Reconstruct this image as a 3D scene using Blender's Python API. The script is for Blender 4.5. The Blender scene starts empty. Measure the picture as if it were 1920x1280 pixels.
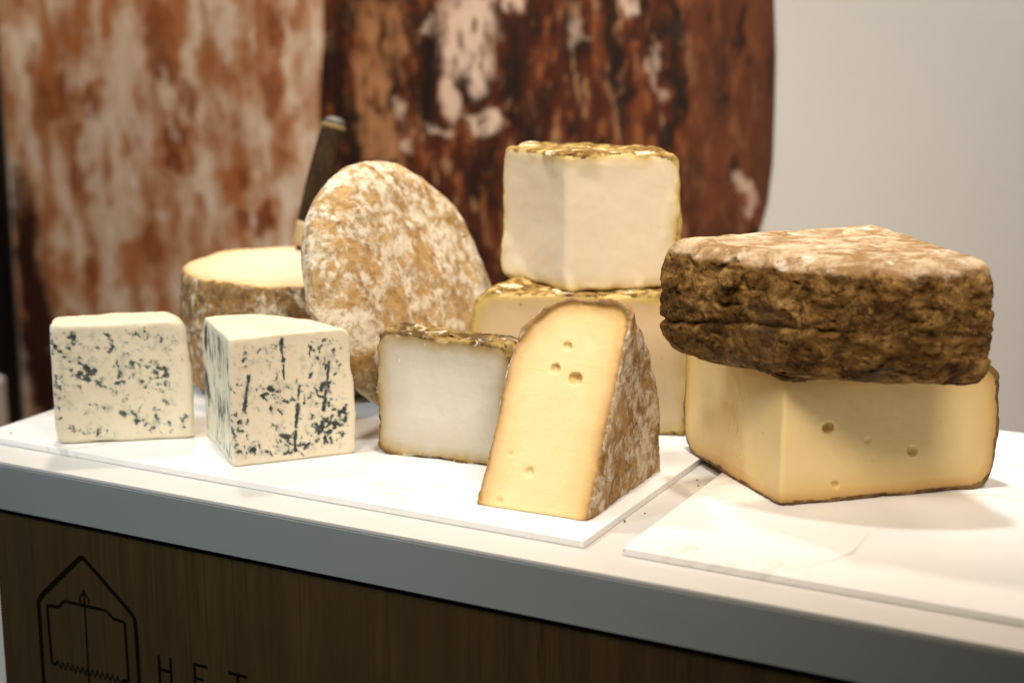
import bpy, bmesh, math, random
import numpy as np
from mathutils import Vector, Matrix

scene = bpy.context.scene
col = scene.collection
rad = math.radians

# ------------------------------------------------------------------ camera
cam_d = bpy.data.cameras.new('camera')
cam = bpy.data.objects.new('camera', cam_d)
col.objects.link(cam)
cam.location = (0.0, 0.0, 0.46)                       # 46 cm above the counter top
cam.rotation_euler = (rad(90 - 13.0756), 0.0, rad(27.702))
cam_d.sensor_width = 36.0
cam_d.lens = 58.125
cam_d.clip_start = 0.05
cam_d.clip_end = 60.0
cam_d.dof.use_dof = True
cam_d.dof.focus_distance = 1.44
cam_d.dof.aperture_fstop = 3.2
cam_d.dof.aperture_blades = 9
scene.camera = cam

# ------------------------------------------------------------------ ambient hall light
world = bpy.data.worlds.new('World')
scene.world = world
world.use_nodes = True
bg = world.node_tree.nodes['Background']
bg.inputs[0].default_value = (1.0, 0.93, 0.86, 1)
bg.inputs[1].default_value = 0.018

# ------------------------------------------------------------------ ceiling spots of the stand, with two added front fills
def spot(name, loc, target, watts, size_deg, blend, radius, color):
    d = bpy.data.lights.new(name, 'SPOT')
    d.energy = watts
    d.spot_size = rad(size_deg)
    d.spot_blend = blend
    d.shadow_soft_size = radius
    d.color = color
    o = bpy.data.objects.new(name, d)
    col.objects.link(o)
    o.location = loc
    o.rotation_euler = (Vector(target) - Vector(loc)).to_track_quat('-Z', 'Y').to_euler()
    return o

WARM = (1.0, 0.845, 0.69)
spot('ceiling_spot_back_left', (-1.55, 1.85, 1.75), (-0.72, 1.32, 0.0), 78, 62, 0.7, 0.08, WARM)
spot('ceiling_spot_back_right', (0.10, 1.70, 1.75), (-0.42, 1.32, 0.0), 20, 62, 0.7, 0.22, WARM)
spot('ceiling_spot_front_right', (0.34, 0.42, 1.55), (-0.60, 1.36, 0.10), 90, 42, 0.75, 0.26, WARM)
spot('fill_spot_front_middle', (-0.62, 0.20, 1.60), (-0.78, 1.38, 0.10), 54, 44, 0.8, 0.18, WARM)  # unseen fill lamp, added so the front shadows stay light
spot('cool_fill_spot_front_left', (-1.75, 0.05, 1.55), (-1.05, 1.10, -0.08), 92, 38, 0.9, 0.12, (0.74, 0.90, 1.0))  # cool fill lamp, added to brighten the left end of the fascia
spot('ceiling_spot_wall_left', (-1.75, 1.15, 2.3), (-1.65, 2.1, 0.42), 215, 58, 0.9, 0.08, (1.0, 0.87, 0.72))
spot('ceiling_spot_wall_right', (-0.55, 1.15, 2.3), (-0.50, 2.1, 0.45), 270, 60, 0.9, 0.08, (1.0, 0.955, 0.89))

vs = scene.view_settings
vs.view_transform = 'Standard'
vs.look = 'None'
vs.exposure = 0.18
vs.gamma = 1.0
vs.use_curve_mapping = False
scene.render.film_transparent = False
scene.cycles.max_bounces = 8
scene.cycles.diffuse_bounces = 4

# ================================================================== helpers
def tag(o, label=None, cat=None, group=None, kind=None):
    if label: o['label'] = label
    if cat: o['category'] = cat
    if group: o['group'] = group
    if kind: o['kind'] = kind
    return o

def empty(name, loc, rz=0.0):
    o = bpy.data.objects.new(name, None)
    o.empty_display_size = 0.05
    col.objects.link(o)
    o.location = loc
    o.rotation_euler = (0, 0, rz)
    return o

def link(name, me, mat, parent=None):
    o = bpy.data.objects.new(name, me)
    col.objects.link(o)
    if mat: me.materials.append(mat)
    if parent: o.parent = parent
    return o

def box_mesh(name, lo, hi, bev=0.0, seg=2):
    bm = bmesh.new()
    bmesh.ops.create_cube(bm, size=1.0)
    s = [hi[i] - lo[i] for i in range(3)]
    c = [(hi[i] + lo[i]) / 2 for i in range(3)]
    for v in bm.verts:
        v.co = Vector((v.co[0] * s[0] + c[0], v.co[1] * s[1] + c[1], v.co[2] * s[2] + c[2]))
    if bev > 0:
        bmesh.ops.bevel(bm, geom=bm.edges[:], offset=bev, segments=seg, affect='EDGES', profile=0.5)
    me = bpy.data.meshes.new(name)
    bm.to_mesh(me)
    bm.free()
    return me

def box(name, lo, hi, mat, parent=None, bev=0.0, seg=2):
    return link(name, box_mesh(name, lo, hi, bev, seg), mat, parent)

# ---- gradient noise in numpy
_rng = np.random.default_rng(7)
_perm = _rng.permutation(256).astype(np.int32)
_perm = np.concatenate([_perm, _perm, _perm])
_g = _rng.normal(size=(256, 3)).astype(np.float32)
_g /= np.linalg.norm(_g, axis=1, keepdims=True)

_gx, _gy, _gz = (np.ascontiguousarray(_g[:, k]) for k in range(3))

def _perlin_block(P):
    x, y, z = (np.ascontiguousarray(P[:, k]) for k in range(3))
    xi, yi, zi = np.floor(x), np.floor(y), np.floor(z)
    fx, fy, fz = x - xi, y - yi, z - zi
    xi = xi.astype(np.int32) & 255; yi = yi.astype(np.int32) & 255; zi = zi.astype(np.int32) & 255
    ux = fx * fx * fx * (fx * (fx * 6 - 15) + 10)
    uy = fy * fy * fy * (fy * (fy * 6 - 15) + 10)
    uz = fz * fz * fz * (fz * (fz * 6 - 15) + 10)
    lay = []
    for dx in (0, 1):
        hx = _perm[xi + dx]; gx = fx - dx
        row = []
        for dy in (0, 1):
            hy = _perm[hx + yi + dy]; gy = fy - dy
            h0 = _perm[hy + zi]; h1 = _perm[hy + zi + 1]
            a0 = _gx[h0] * gx + _gy[h0] * gy + _gz[h0] * fz
            a1 = _gx[h1] * gx + _gy[h1] * gy + _gz[h1] * (fz - 1)
            row.append(a0 + uz * (a1 - a0))
        lay.append(row[0] + uy * (row[1] - row[0]))
    return lay[0] + ux * (lay[1] - lay[0])

def perlin(P):
    P = np.asarray(P, np.float32)
    out = np.empty(len(P), np.float32)
    for i in range(0, len(P), 16384):
        out[i:i + 16384] = _perlin_block(P[i:i + 16384])
    return out * 1.6

def fbm(P, freq, octv=4, seed=0.0, gain=0.5):
    fr = np.asarray(freq, np.float32)
    Q = np.asarray(P, np.float32) * fr + np.float32(seed * 17.31 + 100.0)
    a, s, t = 1.0, np.zeros(len(Q), np.float32), 0.0
    for _ in range(octv):
        s += a * perlin(Q)
        t += a
        Q = Q * 2.03 + 11.7
        a *= gain
    return s / t * 1.5

def ridged(P, freq, octv=3, seed=0.0):
    fr = np.asarray(freq, np.float32)
    Q = np.asarray(P, np.float32) * fr + np.float32(seed * 13.7 + 60.0)
    a, s = 1.0, np.zeros(len(Q), np.float32)
    for _ in range(octv):
        s += a * (1 - np.abs(perlin(Q)) * 2.2)
        Q = Q * 2.1 + 5.3
        a *= 0.5
    return s / 1.75

def sstep(a, b, x):
    t = np.clip((x - a) / (b - a), 0, 1)
    return t * t * (3 - 2 * t)

def smax(a, b, k):
    h = np.maximum(k - np.abs(a - b), 0) / k
    return np.maximum(a, b) + h * h * k * 0.25

def surface_nets(d, lo, h):
    ins = d < 0
    cnt = np.zeros(tuple(n - 1 for n in d.shape), np.uint8)
    sl = lambda o, n: slice(o, n - 1 + o)
    nx, ny, nz = d.shape
    for a in (0, 1):
        for b in (0, 1):
            for c in (0, 1):
                cnt += ins[sl(a, nx), sl(b, ny), sl(c, nz)]
    act = (cnt > 0) & (cnt < 8)
    I, J, K = np.nonzero(act)
    idx = -np.ones(cnt.shape, np.int64)
    idx[I, J, K] = np.arange(len(I))
    pos = np.zeros((len(I), 3))
    num = np.zeros(len(I))
    corners = [(a, b, c) for a in (0, 1) for b in (0, 1) for c in (0, 1)]
    for p in corners:
        for ax in range(3):
            if p[ax]: continue
            q = list(p); q[ax] = 1
            d0 = d[I + p[0], J + p[1], K + p[2]]
            d1 = d[I + q[0], J + q[1], K + q[2]]
            m = (d0 < 0) != (d1 < 0)
            t = np.where(m, d0 / np.where(m, d0 - d1, 1), 0)
            for k in range(3):
                pos[:, k] += np.where(m, p[k] + (t if k == ax else 0), 0)
            num += m
    V = np.asarray(lo) + (np.stack([I, J, K], 1) + pos / num[:, None]) * h
    faces = []
    for ax in range(3):
        o1, o2 = (ax + 1) % 3, (ax + 2) % 3
        A = [slice(None)] * 3; B = [slice(None)] * 3
        A[ax] = slice(0, -1); B[ax] = slice(1, None)
        s0, s1 = ins[tuple(A)], ins[tuple(B)]
        m = s0 != s1
        e = np.stack(np.nonzero(m), 1)
        ok = (e[:, o1] > 0) & (e[:, o2] > 0) & (e[:, o1] < d.shape[o1] - 1) & (e[:, o2] < d.shape[o2] - 1)
        e = e[ok]
        flip = s0[e[:, 0], e[:, 1], e[:, 2]]
        def at(k1, k2):
            q = e.copy(); q[:, o1] -= k1; q[:, o2] -= k2
            return idx[q[:, 0], q[:, 1], q[:, 2]]
        quad = np.stack([at(1, 1), at(0, 1), at(0, 0), at(1, 0)], 1)
        quad = np.where(flip[:, None], quad, quad[:, ::-1])
        faces.append(quad)
    return V, np.concatenate(faces)

def np_mesh(name, V, F, attrs=None, normals=None):
    me = bpy.data.meshes.new(name)
    me.vertices.add(len(V))
    me.vertices.foreach_set('co', np.ascontiguousarray(V, np.float32).ravel())
    k = F.shape[1]
    me.loops.add(len(F) * k)
    me.loops.foreach_set('vertex_index', np.ascontiguousarray(F, np.int32).ravel())
    me.polygons.add(len(F))
    me.polygons.foreach_set('loop_start', np.arange(0, len(F) * k, k, dtype=np.int32))
    me.update(calc_edges=True)
    me.polygons.foreach_set('use_smooth', np.ones(len(F), bool))
    for n, a in (attrs or {}).items():
        if a.ndim == 1:
            at = me.attributes.new(n, 'FLOAT', 'POINT')
            at.data.foreach_set('value', np.ascontiguousarray(a, np.float32))
        else:
            at = me.attributes.new(n, 'FLOAT_COLOR', 'POINT')
            at.data.foreach_set('color', np.ascontiguousarray(np.c_[a, np.ones(len(a))], np.float32).ravel())
    if normals is not None:
        me.normals_split_custom_set_from_vertices(normals.astype(np.float32).tolist())
    me.update()
    return me

def vnormals(V, F):
    n = np.cross(V[F[:, 2]] - V[F[:, 0]], V[F[:, 3]] - V[F[:, 1]])
    N = np.zeros_like(V)
    for k in range(4):
        for c in range(3):
            N[:, c] += np.bincount(F[:, k], n[:, c], len(V))
    return N / np.maximum(np.linalg.norm(N, axis=1, keepdims=True), 1e-12)

def carve(lo, hi, h, base, detail, band=0.014):
    """mesh of the zero level of base(x,y,z) -> (d, rind depth), refined by detail(P, d, rd)"""
    ax = [np.arange(lo[k], hi[k] + h, h, dtype=np.float32) for k in range(3)]
    X, Y, Z = np.meshgrid(*ax, indexing='ij')
    d, rd = base(X, Y, Z)
    d = d.astype(np.float32)
    m = np.abs(d) < band
    P = np.stack([X[m], Y[m], Z[m]], 1)
    d[m] = detail(P, d[m], rd[m])
    return surface_nets(d, lo, h)

def split_parts(root, V, F, is_rind, attrs, paste_mat, rind_mat, paste_name='paste', rind_name='rind'):
    N = vnormals(V, F)
    fr = is_rind[F].mean(1) > 0.5
    for cls in (True, False):
        sel = fr == cls
        f = F[sel]
        if not len(f): continue
        lab = np.arange(len(V))
        while True:
            mn = lab[f].min(1)
            new = lab.copy()
            np.minimum.at(new, f.ravel(), np.repeat(mn, 4))
            new = new[new]
            if np.array_equal(new, lab): break
            lab = new
        fl = lab[f[:, 0]]
        cnt = np.bincount(fl, minlength=len(V))
        small = cnt[fl] < 0.2 * cnt.max()
        ids = np.nonzero(sel)[0]
        fr[ids[small]] = not cls
    out = []
    for nm, sel, mt in ((paste_name, ~fr, paste_mat), (rind_name, fr, rind_mat)):
        f = F[sel]
        if not len(f): continue
        u, inv = np.unique(f, return_inverse=True)
        me = np_mesh(nm, V[u], inv.reshape(f.shape), {k: a[u] for k, a in attrs.items()}, N[u])
        out.append(link(nm, me, mt, root))
    return out

def sector(x, y, alpha):
    """distance outside the two radial cut planes, face A along +x, face B at angle alpha"""
    ca, sa = math.cos(alpha), math.sin(alpha)
    dA = -y
    dB = -(x * sa - y * ca)
    return dA, dB

# ================================================================== materials
class M:
    def __init__(s, name, rough=0.5, spec=0.35):
        s.mat = bpy.data.materials.new(name)
        s.mat.use_nodes = True
        s.t = s.mat.node_tree
        s.b = s.t.nodes['Principled BSDF']
        s.b.inputs['Roughness'].default_value = rough
        s.b.inputs['Specular IOR Level'].default_value = spec
        s._co = None
    def n(s, typ, **kw):
        nd = s.t.nodes.new(typ)
        for k, v in kw.items(): setattr(nd, k, v)
        return nd
    def put(s, sock, v):
        if hasattr(v, 'is_output') or isinstance(v, bpy.types.NodeSocket):
            s.t.links.new(v, sock)
        elif isinstance(v, (tuple, list)) and len(v) == 3 and sock.type == 'RGBA':
            sock.default_value = (*v, 1)
        else:
            sock.default_value = v
    def co(s):
        if s._co is None: s._co = s.n('ShaderNodeTexCoord').outputs['Object']
        return s._co
    def scale(s, v, sc, off=(0, 0, 0)):
        m = s.n('ShaderNodeMapping')
        s.put(m.inputs['Vector'], v)
        m.inputs['Scale'].default_value = sc
        m.inputs['Location'].default_value = off
        return m.outputs[0]
    def noise(s, scale, detail=6, rough=0.55, dist=0.0, vec=None, off=None):
        nd = s.n('ShaderNodeTexNoise')
        v = vec if vec is not None else s.co()
        if off: v = s.scale(v, (1, 1, 1), off)
        s.put(nd.inputs['Vector'], v)
        nd.inputs['Scale'].default_value = scale
        nd.inputs['Detail'].default_value = detail
        nd.inputs['Roughness'].default_value = rough
        nd.inputs['Distortion'].default_value = dist
        return nd.outputs['Fac']
    def vor(s, scale, feat='F1', vec=None):
        nd = s.n('ShaderNodeTexVoronoi', feature=feat)
        s.put(nd.inputs['Vector'], vec if vec is not None else s.co())
        nd.inputs['Scale'].default_value = scale
        return nd.outputs['Distance']
    def ramp(s, fac, stops, interp='LINEAR'):
        nd = s.n('ShaderNodeValToRGB')
        nd.color_ramp.interpolation = interp
        e = nd.color_ramp.elements
        while len(e) < len(stops): e.new(0.5)
        for k, (p, c) in enumerate(stops):
            e[k].position = p
            e[k].color = (*c, 1) if isinstance(c, (tuple, list)) else (c, c, c, 1)
        s.put(nd.inputs['Fac'], fac)
        return nd.outputs['Color']
    def mix(s, fac, a, b, mode='MIX'):
        nd = s.n('ShaderNodeMix', data_type='RGBA', blend_type=mode)
        s.put(nd.inputs['Factor'], fac)
        s.put(nd.inputs['A'] if False else nd.inputs[6], a)
        s.put(nd.inputs[7], b)
        return nd.outputs[2]
    def math(s, op, a, b=0.0, clamp=False):
        nd = s.n('ShaderNodeMath', operation=op, use_clamp=clamp)
        s.put(nd.inputs[0], a); s.put(nd.inputs[1], b)
        return nd.outputs[0]
    def step(s, a, b, x):
        nd = s.n('ShaderNodeMapRange', interpolation_type='SMOOTHSTEP')
        s.put(nd.inputs['Value'], x)
        nd.inputs['From Min'].default_value = a
        nd.inputs['From Max'].default_value = b
        return nd.outputs['Result']
    def attr(s, name, colr=False):
        nd = s.n('ShaderNodeAttribute', attribute_name=name)
        return nd.outputs['Color'] if colr else nd.outputs['Fac']
    def color(s, v): s.put(s.b.inputs['Base Color'], v)
    def rough(s, v): s.put(s.b.inputs['Roughness'], v)
    def bump(s, h, dist=0.001, strength=1.0):
        nd = s.n('ShaderNodeBump')
        nd.inputs['Distance'].default_value = dist
        nd.inputs['Strength'].default_value = strength
        s.put(nd.inputs['Height'], h)
        s.put(s.b.inputs['Normal'], nd.outputs[0])
    def sss(s, w, scale, radius=(1.0, 0.6, 0.3)):
        s.b.inputs['Subsurface Weight'].default_value = w
        s.b.inputs['Subsurface Scale'].default_value = scale
        s.b.inputs['Subsurface Radius'].default_value = radius

def plain(name, c, rough=0.5, spec=0.35, metal=0.0):
    m = M(name, rough, spec)
    m.color(m.mix(m.noise(60, 4), tuple(x * 0.93 for x in c), tuple(min(1, x * 1.06) for x in c)))
    m.b.inputs['Metallic'].default_value = metal
    return m.mat

# -- marble
m = M('white_marble', 0.32, 0.5)
w1 = m.noise(3.2, 5, 0.6, 1.6)
vein = m.math('SUBTRACT', 1.0, m.step(0.0, 0.022, m.math('ABSOLUTE', m.math('SUBTRACT', w1, 0.5))))
brk = m.step(0.48, 0.68, m.noise(5.5, 3))
m.color(m.mix(m.math('MULTIPLY', m.math('MULTIPLY', vein, brk), 0.7), m.mix(m.noise(6, 4), (0.80, 0.79, 0.765), (0.86, 0.85, 0.83)), (0.52, 0.49, 0.44)))
m.rough(m.math('ADD', 0.25, m.math('MULTIPLY', m.noise(35, 4), 0.16)))
MARBLE = m.mat

# -- counter laminate top / grey fascia
m = M('white_laminate', 0.45, 0.4)
m.color(m.mix(m.noise(9, 6), (0.56, 0.545, 0.51), (0.62, 0.605, 0.57)))
m.bump(m.noise(900, 2), 0.0001, 0.4)
LAMINATE = m.mat
m = M('grey_fascia', 0.42, 0.4)
sm = m.noise(5, 5, 0.6, 0.6, m.scale(m.co(), (1, 1, 3)))
m.color(m.mix(sm, (0.195, 0.218, 0.222), (0.235, 0.258, 0.262)))
m.rough(m.math('ADD', 0.34, m.math('MULTIPLY', sm, 0.2)))
FASCIA = m.mat

# -- wood of the counter front
m = M('stained_oak', 0.5, 0.3)
rnd = m.n('ShaderNodeObjectInfo').outputs['Random']
sh = m.n('ShaderNodeCombineXYZ'); m.put(sh.inputs[0], m.math('MULTIPLY', rnd, 3.0)); m.put(sh.inputs[2], m.math('MULTIPLY', rnd, 5.0))
va = m.n('ShaderNodeVectorMath', operation='ADD'); m.put(va.inputs[0], m.co()); m.put(va.inputs[1], sh.outputs[0])
g1 = m.noise(10, 6, 0.6, 1.2, m.scale(va.outputs[0], (3.0, 1, 0.35)))
g2 = m.noise(60, 6, 0.7, 0.3, m.scale(va.outputs[0], (6.0, 1, 0.12)))
c1 = m.ramp(g1, [(0.3, (0.030, 0.018, 0.006)), (0.5, (0.042, 0.026, 0.009)), (0.72, (0.058, 0.037, 0.013))])
c2 = m.mix(m.step(0.50, 0.66, g2), c1, (0.025, 0.015, 0.005))
m.color(m.mix(m.math('MULTIPLY', rnd, 0.45), c2, (0.055, 0.035, 0.013)))
m.bump(g2, 0.0004, 0.5)
OAK = m.mat
PRINT = plain('black_print', (0.004, 0.0035, 0.003), 0.9, 0.03)

# -- pastes
def paste_base(name, stops, rough=0.42, maxd=0.04, sss=0.35, sss_scale=0.006, wob=0.006, wobf=45):
    m = M(name, rough, 0.4)
    rdn = m.math('ADD', m.attr('rd'), m.math('MULTIPLY', m.math('SUBTRACT', m.noise(wobf, 5, 0.6), 0.5), wob))
    c = m.ramp(m.math('DIVIDE', rdn, maxd), stops)
    cl = m.noise(22, 4, 0.5)
    c = m.mix(m.math('MULTIPLY', m.step(0.45, 0.75, cl), 0.16), c, m.mix(1.0, c, (0.86, 0.78, 0.62), 'MULTIPLY'))
    m.sss(sss, sss_scale)
    return m, c

m, c = paste_base('amber_paste', [(0.0, (0.13, 0.058, 0.015)), (0.07, (0.34, 0.175, 0.045)), (0.19, (0.60, 0.375, 0.125)), (0.45, (0.74, 0.545, 0.23)), (1.0, (0.79, 0.62, 0.305))], 0.42, 0.030)
sp = m.step(0.06, 0.03, m.vor(85))
c = m.mix(m.math('MULTIPLY', sp, m.math('MULTIPLY', m.step(0.55, 0.7, m.noise(30, 2)), 0.5)), c, (0.86, 0.76, 0.52))
m.color(c)
drag = m.noise(1.0, 3, 0.6, 0.2, m.scale(m.co(), (14, 14, 330)))
m.bump(m.math('ADD', m.math('ADD', m.noise(60, 5), m.math('MULTIPLY', m.noise(420, 3), 0.3)), m.math('MULTIPLY', drag, 0.28)), 0.0007, 0.6)
m.rough(m.math('ADD', 0.34, m.math('MULTIPLY', m.noise(40, 5), 0.22)))
AMBER = m.mat

m, c = paste_base('grey_white_paste', [(0.0, (0.13, 0.07, 0.02)), (0.07, (0.34, 0.22, 0.07)), (0.16, (0.44, 0.34, 0.19)), (0.4, (0.56, 0.50, 0.39)), (1.0, (0.67, 0.61, 0.505))], 0.4, 0.04, wob=0.018, wobf=30)
fl = m.math('MULTIPLY', m.step(0.10, 0.04, m.vor(95, vec=m.scale(m.co(), (1.0, 1.0, 0.45)))), m.step(0.5, 0.62, m.noise(26, 3)))
m.color(m.mix(m.math('MULTIPLY', fl, 0.7), c, (0.86, 0.82, 0.72)))
m.bump(m.math('SUBTRACT', m.math('ADD', m.noise(70, 5), m.math('MULTIPLY', m.noise(300, 3), 0.3)), m.math('MULTIPLY', fl, 0.6)), 0.0009, 0.7)
GREYWHITE = m.mat

m, c = paste_base('cream_white_paste', [(0.0, (0.38, 0.24, 0.065)), (0.07, (0.62, 0.48, 0.20)), (0.17, (0.72, 0.60, 0.38)), (0.4, (0.77, 0.675, 0.51)), (1.0, (0.78, 0.68, 0.52))], 0.45, 0.04, wob=0.026, wobf=24)
pk = m.math('MULTIPLY', m.step(0.07, 0.03, m.vor(75)), m.step(0.52, 0.66, m.noise(24, 3, off=(3, 1, 0))))
m.color(m.mix(m.math('MULTIPLY', pk, 0.6), c, (0.45, 0.30, 0.10)))
m.bump(m.math('SUBTRACT', m.math('ADD', m.noise(40, 6), m.math('MULTIPLY', m.noise(250, 3), 0.3)), pk), 0.00045, 0.6)
CREAM = m.mat
m, c = paste_base('pale_straw_paste', [(0.0, (0.30, 0.17, 0.05)), (0.08, (0.56, 0.37, 0.15)), (0.25, (0.64, 0.49, 0.29)), (1.0, (0.68, 0.55, 0.37))], 0.5, 0.04)
m.color(c)
m.bump(m.noise(70, 6), 0.0008, 0.6)
STRAW = m.mat
m, c = paste_base('shaded_cream_paste', [(0.0, (0.40, 0.27, 0.06)), (0.10, (0.56, 0.42, 0.13)), (0.25, (0.56, 0.42, 0.22)), (0.5, (0.62, 0.48, 0.28)), (1.0, (0.62, 0.48, 0.29))], 0.45, 0.04, wob=0.030, wobf=24)  # cream paste with the shade on the lower half wheel mixed into its colour
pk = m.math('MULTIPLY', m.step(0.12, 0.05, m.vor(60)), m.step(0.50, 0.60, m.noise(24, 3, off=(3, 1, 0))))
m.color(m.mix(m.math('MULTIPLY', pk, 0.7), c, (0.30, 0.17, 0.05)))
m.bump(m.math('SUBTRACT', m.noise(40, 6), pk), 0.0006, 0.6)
SHADEDCREAM = m.mat

m = M('blue_paste', 0.4, 0.42)
vn = m.attr('vein'); ha = m.attr('halo')
cc = m.mix(m.noise(30, 5), (0.75, 0.67, 0.49), (0.81, 0.745, 0.585))
cc = m.mix(m.math('MULTIPLY', m.step(0.62, 0.78, m.noise(50, 3, off=(1, 4, 2))), 0.25), cc, (0.62, 0.50, 0.27))
cc = m.mix(m.math('MULTIPLY', ha, 0.75, True), cc, (0.31, 0.335, 0.275))
vv = m.step(0.32, 1.05, m.math('ADD', vn, m.math('MULTIPLY', m.math('SUBTRACT', m.noise(420, 3, 0.6), 0.5), 0.7)))
cc = m.mix(m.math('MULTIPLY', m.step(0.05, 0.5, vn), 0.7), cc, (0.17, 0.20, 0.175))
cc = m.mix(vv, cc, m.mix(m.noise(300, 2), (0.008, 0.012, 0.014), (0.05, 0.066, 0.064)))
m.color(cc)
m.sss(0.3, 0.005)
m.bump(m.math('ADD', m.noise(70, 5), m.math('MULTIPLY', m.noise(380, 3), 0.3)), 0.0008, 0.6)
BLUE = m.mat
m = M('blue_cheese_skin', 0.45, 0.38)
cc = m.mix(m.noise(28, 6), (0.73, 0.63, 0.42), (0.81, 0.74, 0.57))
cc = m.mix(m.math('MULTIPLY', m.step(0.56, 0.76, m.noise(42, 6, 0.6, off=(2, 2, 5))), 0.5), cc, (0.58, 0.42, 0.20))
cc = m.mix(m.math('MULTIPLY', m.attr('vein'), 0.9, True), cc, (0.03, 0.04, 0.04))
m.color(cc)
m.sss(0.25, 0.004)
m.bump(m.math('ADD', m.noise(60, 6), m.math('MULTIPLY', m.noise(300, 3), 0.35)), 0.0012, 0.7)
BLUESKIN = m.mat

# -- rinds
def mottled(name, browns, white, amount=(0.47, 0.6), scale=1.0, grey=(0.34, 0.29, 0.22)):
    m = M(name, 0.8, 0.2)
    big = m.noise(34 * scale, 10, 0.70, 0.5)
    med = m.noise(75 * scale, 8, 0.65, 0.8, off=(4, 0, 1))
    fine = m.noise(260 * scale, 6, 0.65, 0.3)
    c = m.ramp(med, [(0.28, browns[0]), (0.45, browns[1]), (0.62, browns[2]), (0.75, browns[1])])
    c = m.mix(m.math('MULTIPLY', m.step(0.55, 0.72, m.noise(38 * scale, 6, 0.6, off=(0, 7, 3))), 0.6), c, grey)
    mask = m.step(amount[0], amount[1], m.math('ADD', m.math('MULTIPLY', big, 0.55), m.math('MULTIPLY', m.noise(105 * scale, 9, 0.7, 0.5, off=(9, 3, 2)), 0.45)))
    wc = m.mix(fine, tuple(x * 0.8 for x in white), tuple(min(0.85, x * 1.12) for x in white))
    c = m.mix(m.math('MULTIPLY', mask, 0.95), c, wc)
    c = m.mix(m.math('MULTIPLY', m.step(0.62, 0.74, m.noise(120 * scale, 5, 0.6, off=(5, 5, 0))), 0.7), c, browns[0])
    m.bump(m.math('ADD', m.math('ADD', med, m.math('MULTIPLY', fine, 0.5)), m.math('MULTIPLY', mask, 0.25)), 0.0022, 0.9)
    return m, c

m, c = mottled('mottled_pale_rind', [(0.16, 0.08, 0.025), (0.36, 0.21, 0.073), (0.49, 0.32, 0.13)], (0.72, 0.63, 0.48), (0.45, 0.555), 0.85)
m.color(c); PALERIND = m.mat
m, c = mottled('mottled_brown_rind', [(0.05, 0.026, 0.009), (0.20, 0.11, 0.036), (0.34, 0.20, 0.075)], (0.64, 0.54, 0.40), (0.50, 0.60), 1.15)
m.color(c); BROWNRIND = m.mat
m, c = mottled('amber_wedge_rind', [(0.095, 0.042, 0.012), (0.28, 0.15, 0.045), (0.41, 0.245, 0.09)], (0.68, 0.58, 0.44), (0.455, 0.575), 0.85)
edge = m.step(0.0035, 0.0005, m.attr('rd'))
m.color(m.mix(m.attr('arc'), c, m.mix(m.noise(90, 6), (0.20, 0.105, 0.04), (0.40, 0.24, 0.10)))); WEDGERIND = m.mat

m = M('amber_thin_rind', 0.7, 0.25)
m.color(m.ramp(m.noise(70, 8, 0.65, 0.4), [(0.3, (0.07, 0.034, 0.011)), (0.5, (0.17, 0.09, 0.03)), (0.7, (0.32, 0.20, 0.08))]))
m.bump(m.noise(160, 7, 0.65), 0.0016, 0.9)
THINRIND = m.mat

m = M('dark_old_rind', 0.88, 0.12)
flat = m.scale(m.co(), (0.9, 0.9, 1.3))
med = m.noise(46, 10, 0.68, 0.8, flat)
fine = m.noise(200, 8, 0.68, 0.4, flat)
c = m.ramp(med, [(0.31, (0.022, 0.010, 0.002)), (0.42, (0.082, 0.041, 0.009)), (0.53, (0.175, 0.092, 0.024)), (0.64, (0.34, 0.20, 0.065)), (0.77, (0.46, 0.32, 0.14))])
c = m.mix(m.math('MULTIPLY', m.step(0.50, 0.62, m.noise(130, 8, 0.7, 0.6, off=(4, 4, 4))), 0.75), c, (0.030, 0.013, 0.004))
c = m.mix(m.math('MULTIPLY', m.step(0.52, 0.68, m.noise(22, 8, 0.62, 0.5, off=(3, 6, 1))), 0.35), c, (0.17, 0.125, 0.075))
c = m.mix(m.math('MULTIPLY', m.step(0.6, 0.7, m.noise(95, 6, 0.6, 0.6, off=(1, 2, 8))), 0.7), c, (0.34, 0.19, 0.06))
topm = m.math('ADD', m.attr('top'), m.math('MULTIPLY', m.math('SUBTRACT', m.noise(55, 8, 0.65), 0.5), 1.1))
tc = m.mix(m.step(0.36, 0.66, m.noise(44, 8, 0.62, 0.6, m.scale(m.co(), (1, 1, 1), (9, 1, 0)))), (0.26, 0.155, 0.065), (0.56, 0.44, 0.30))
tc = m.mix(m.math('MULTIPLY', m.step(0.56, 0.68, m.noise(34, 8, 0.6, 0.3, off=(7, 2, 0))), 0.7), tc, (0.74, 0.67, 0.56))
tc = m.mix(m.math('MULTIPLY', m.step(0.60, 0.68, m.noise(75, 7, 0.65, off=(0, 9, 0))), 0.75), tc, (0.22, 0.11, 0.035))
c = m.mix(m.step(0.36, 0.74, topm), c, tc)
m.color(c)
m.bump(m.math('ADD', med, m.math('MULTIPLY', fine, 0.6)), 0.0026, 1.0)
DARKRIND = m.mat

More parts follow.
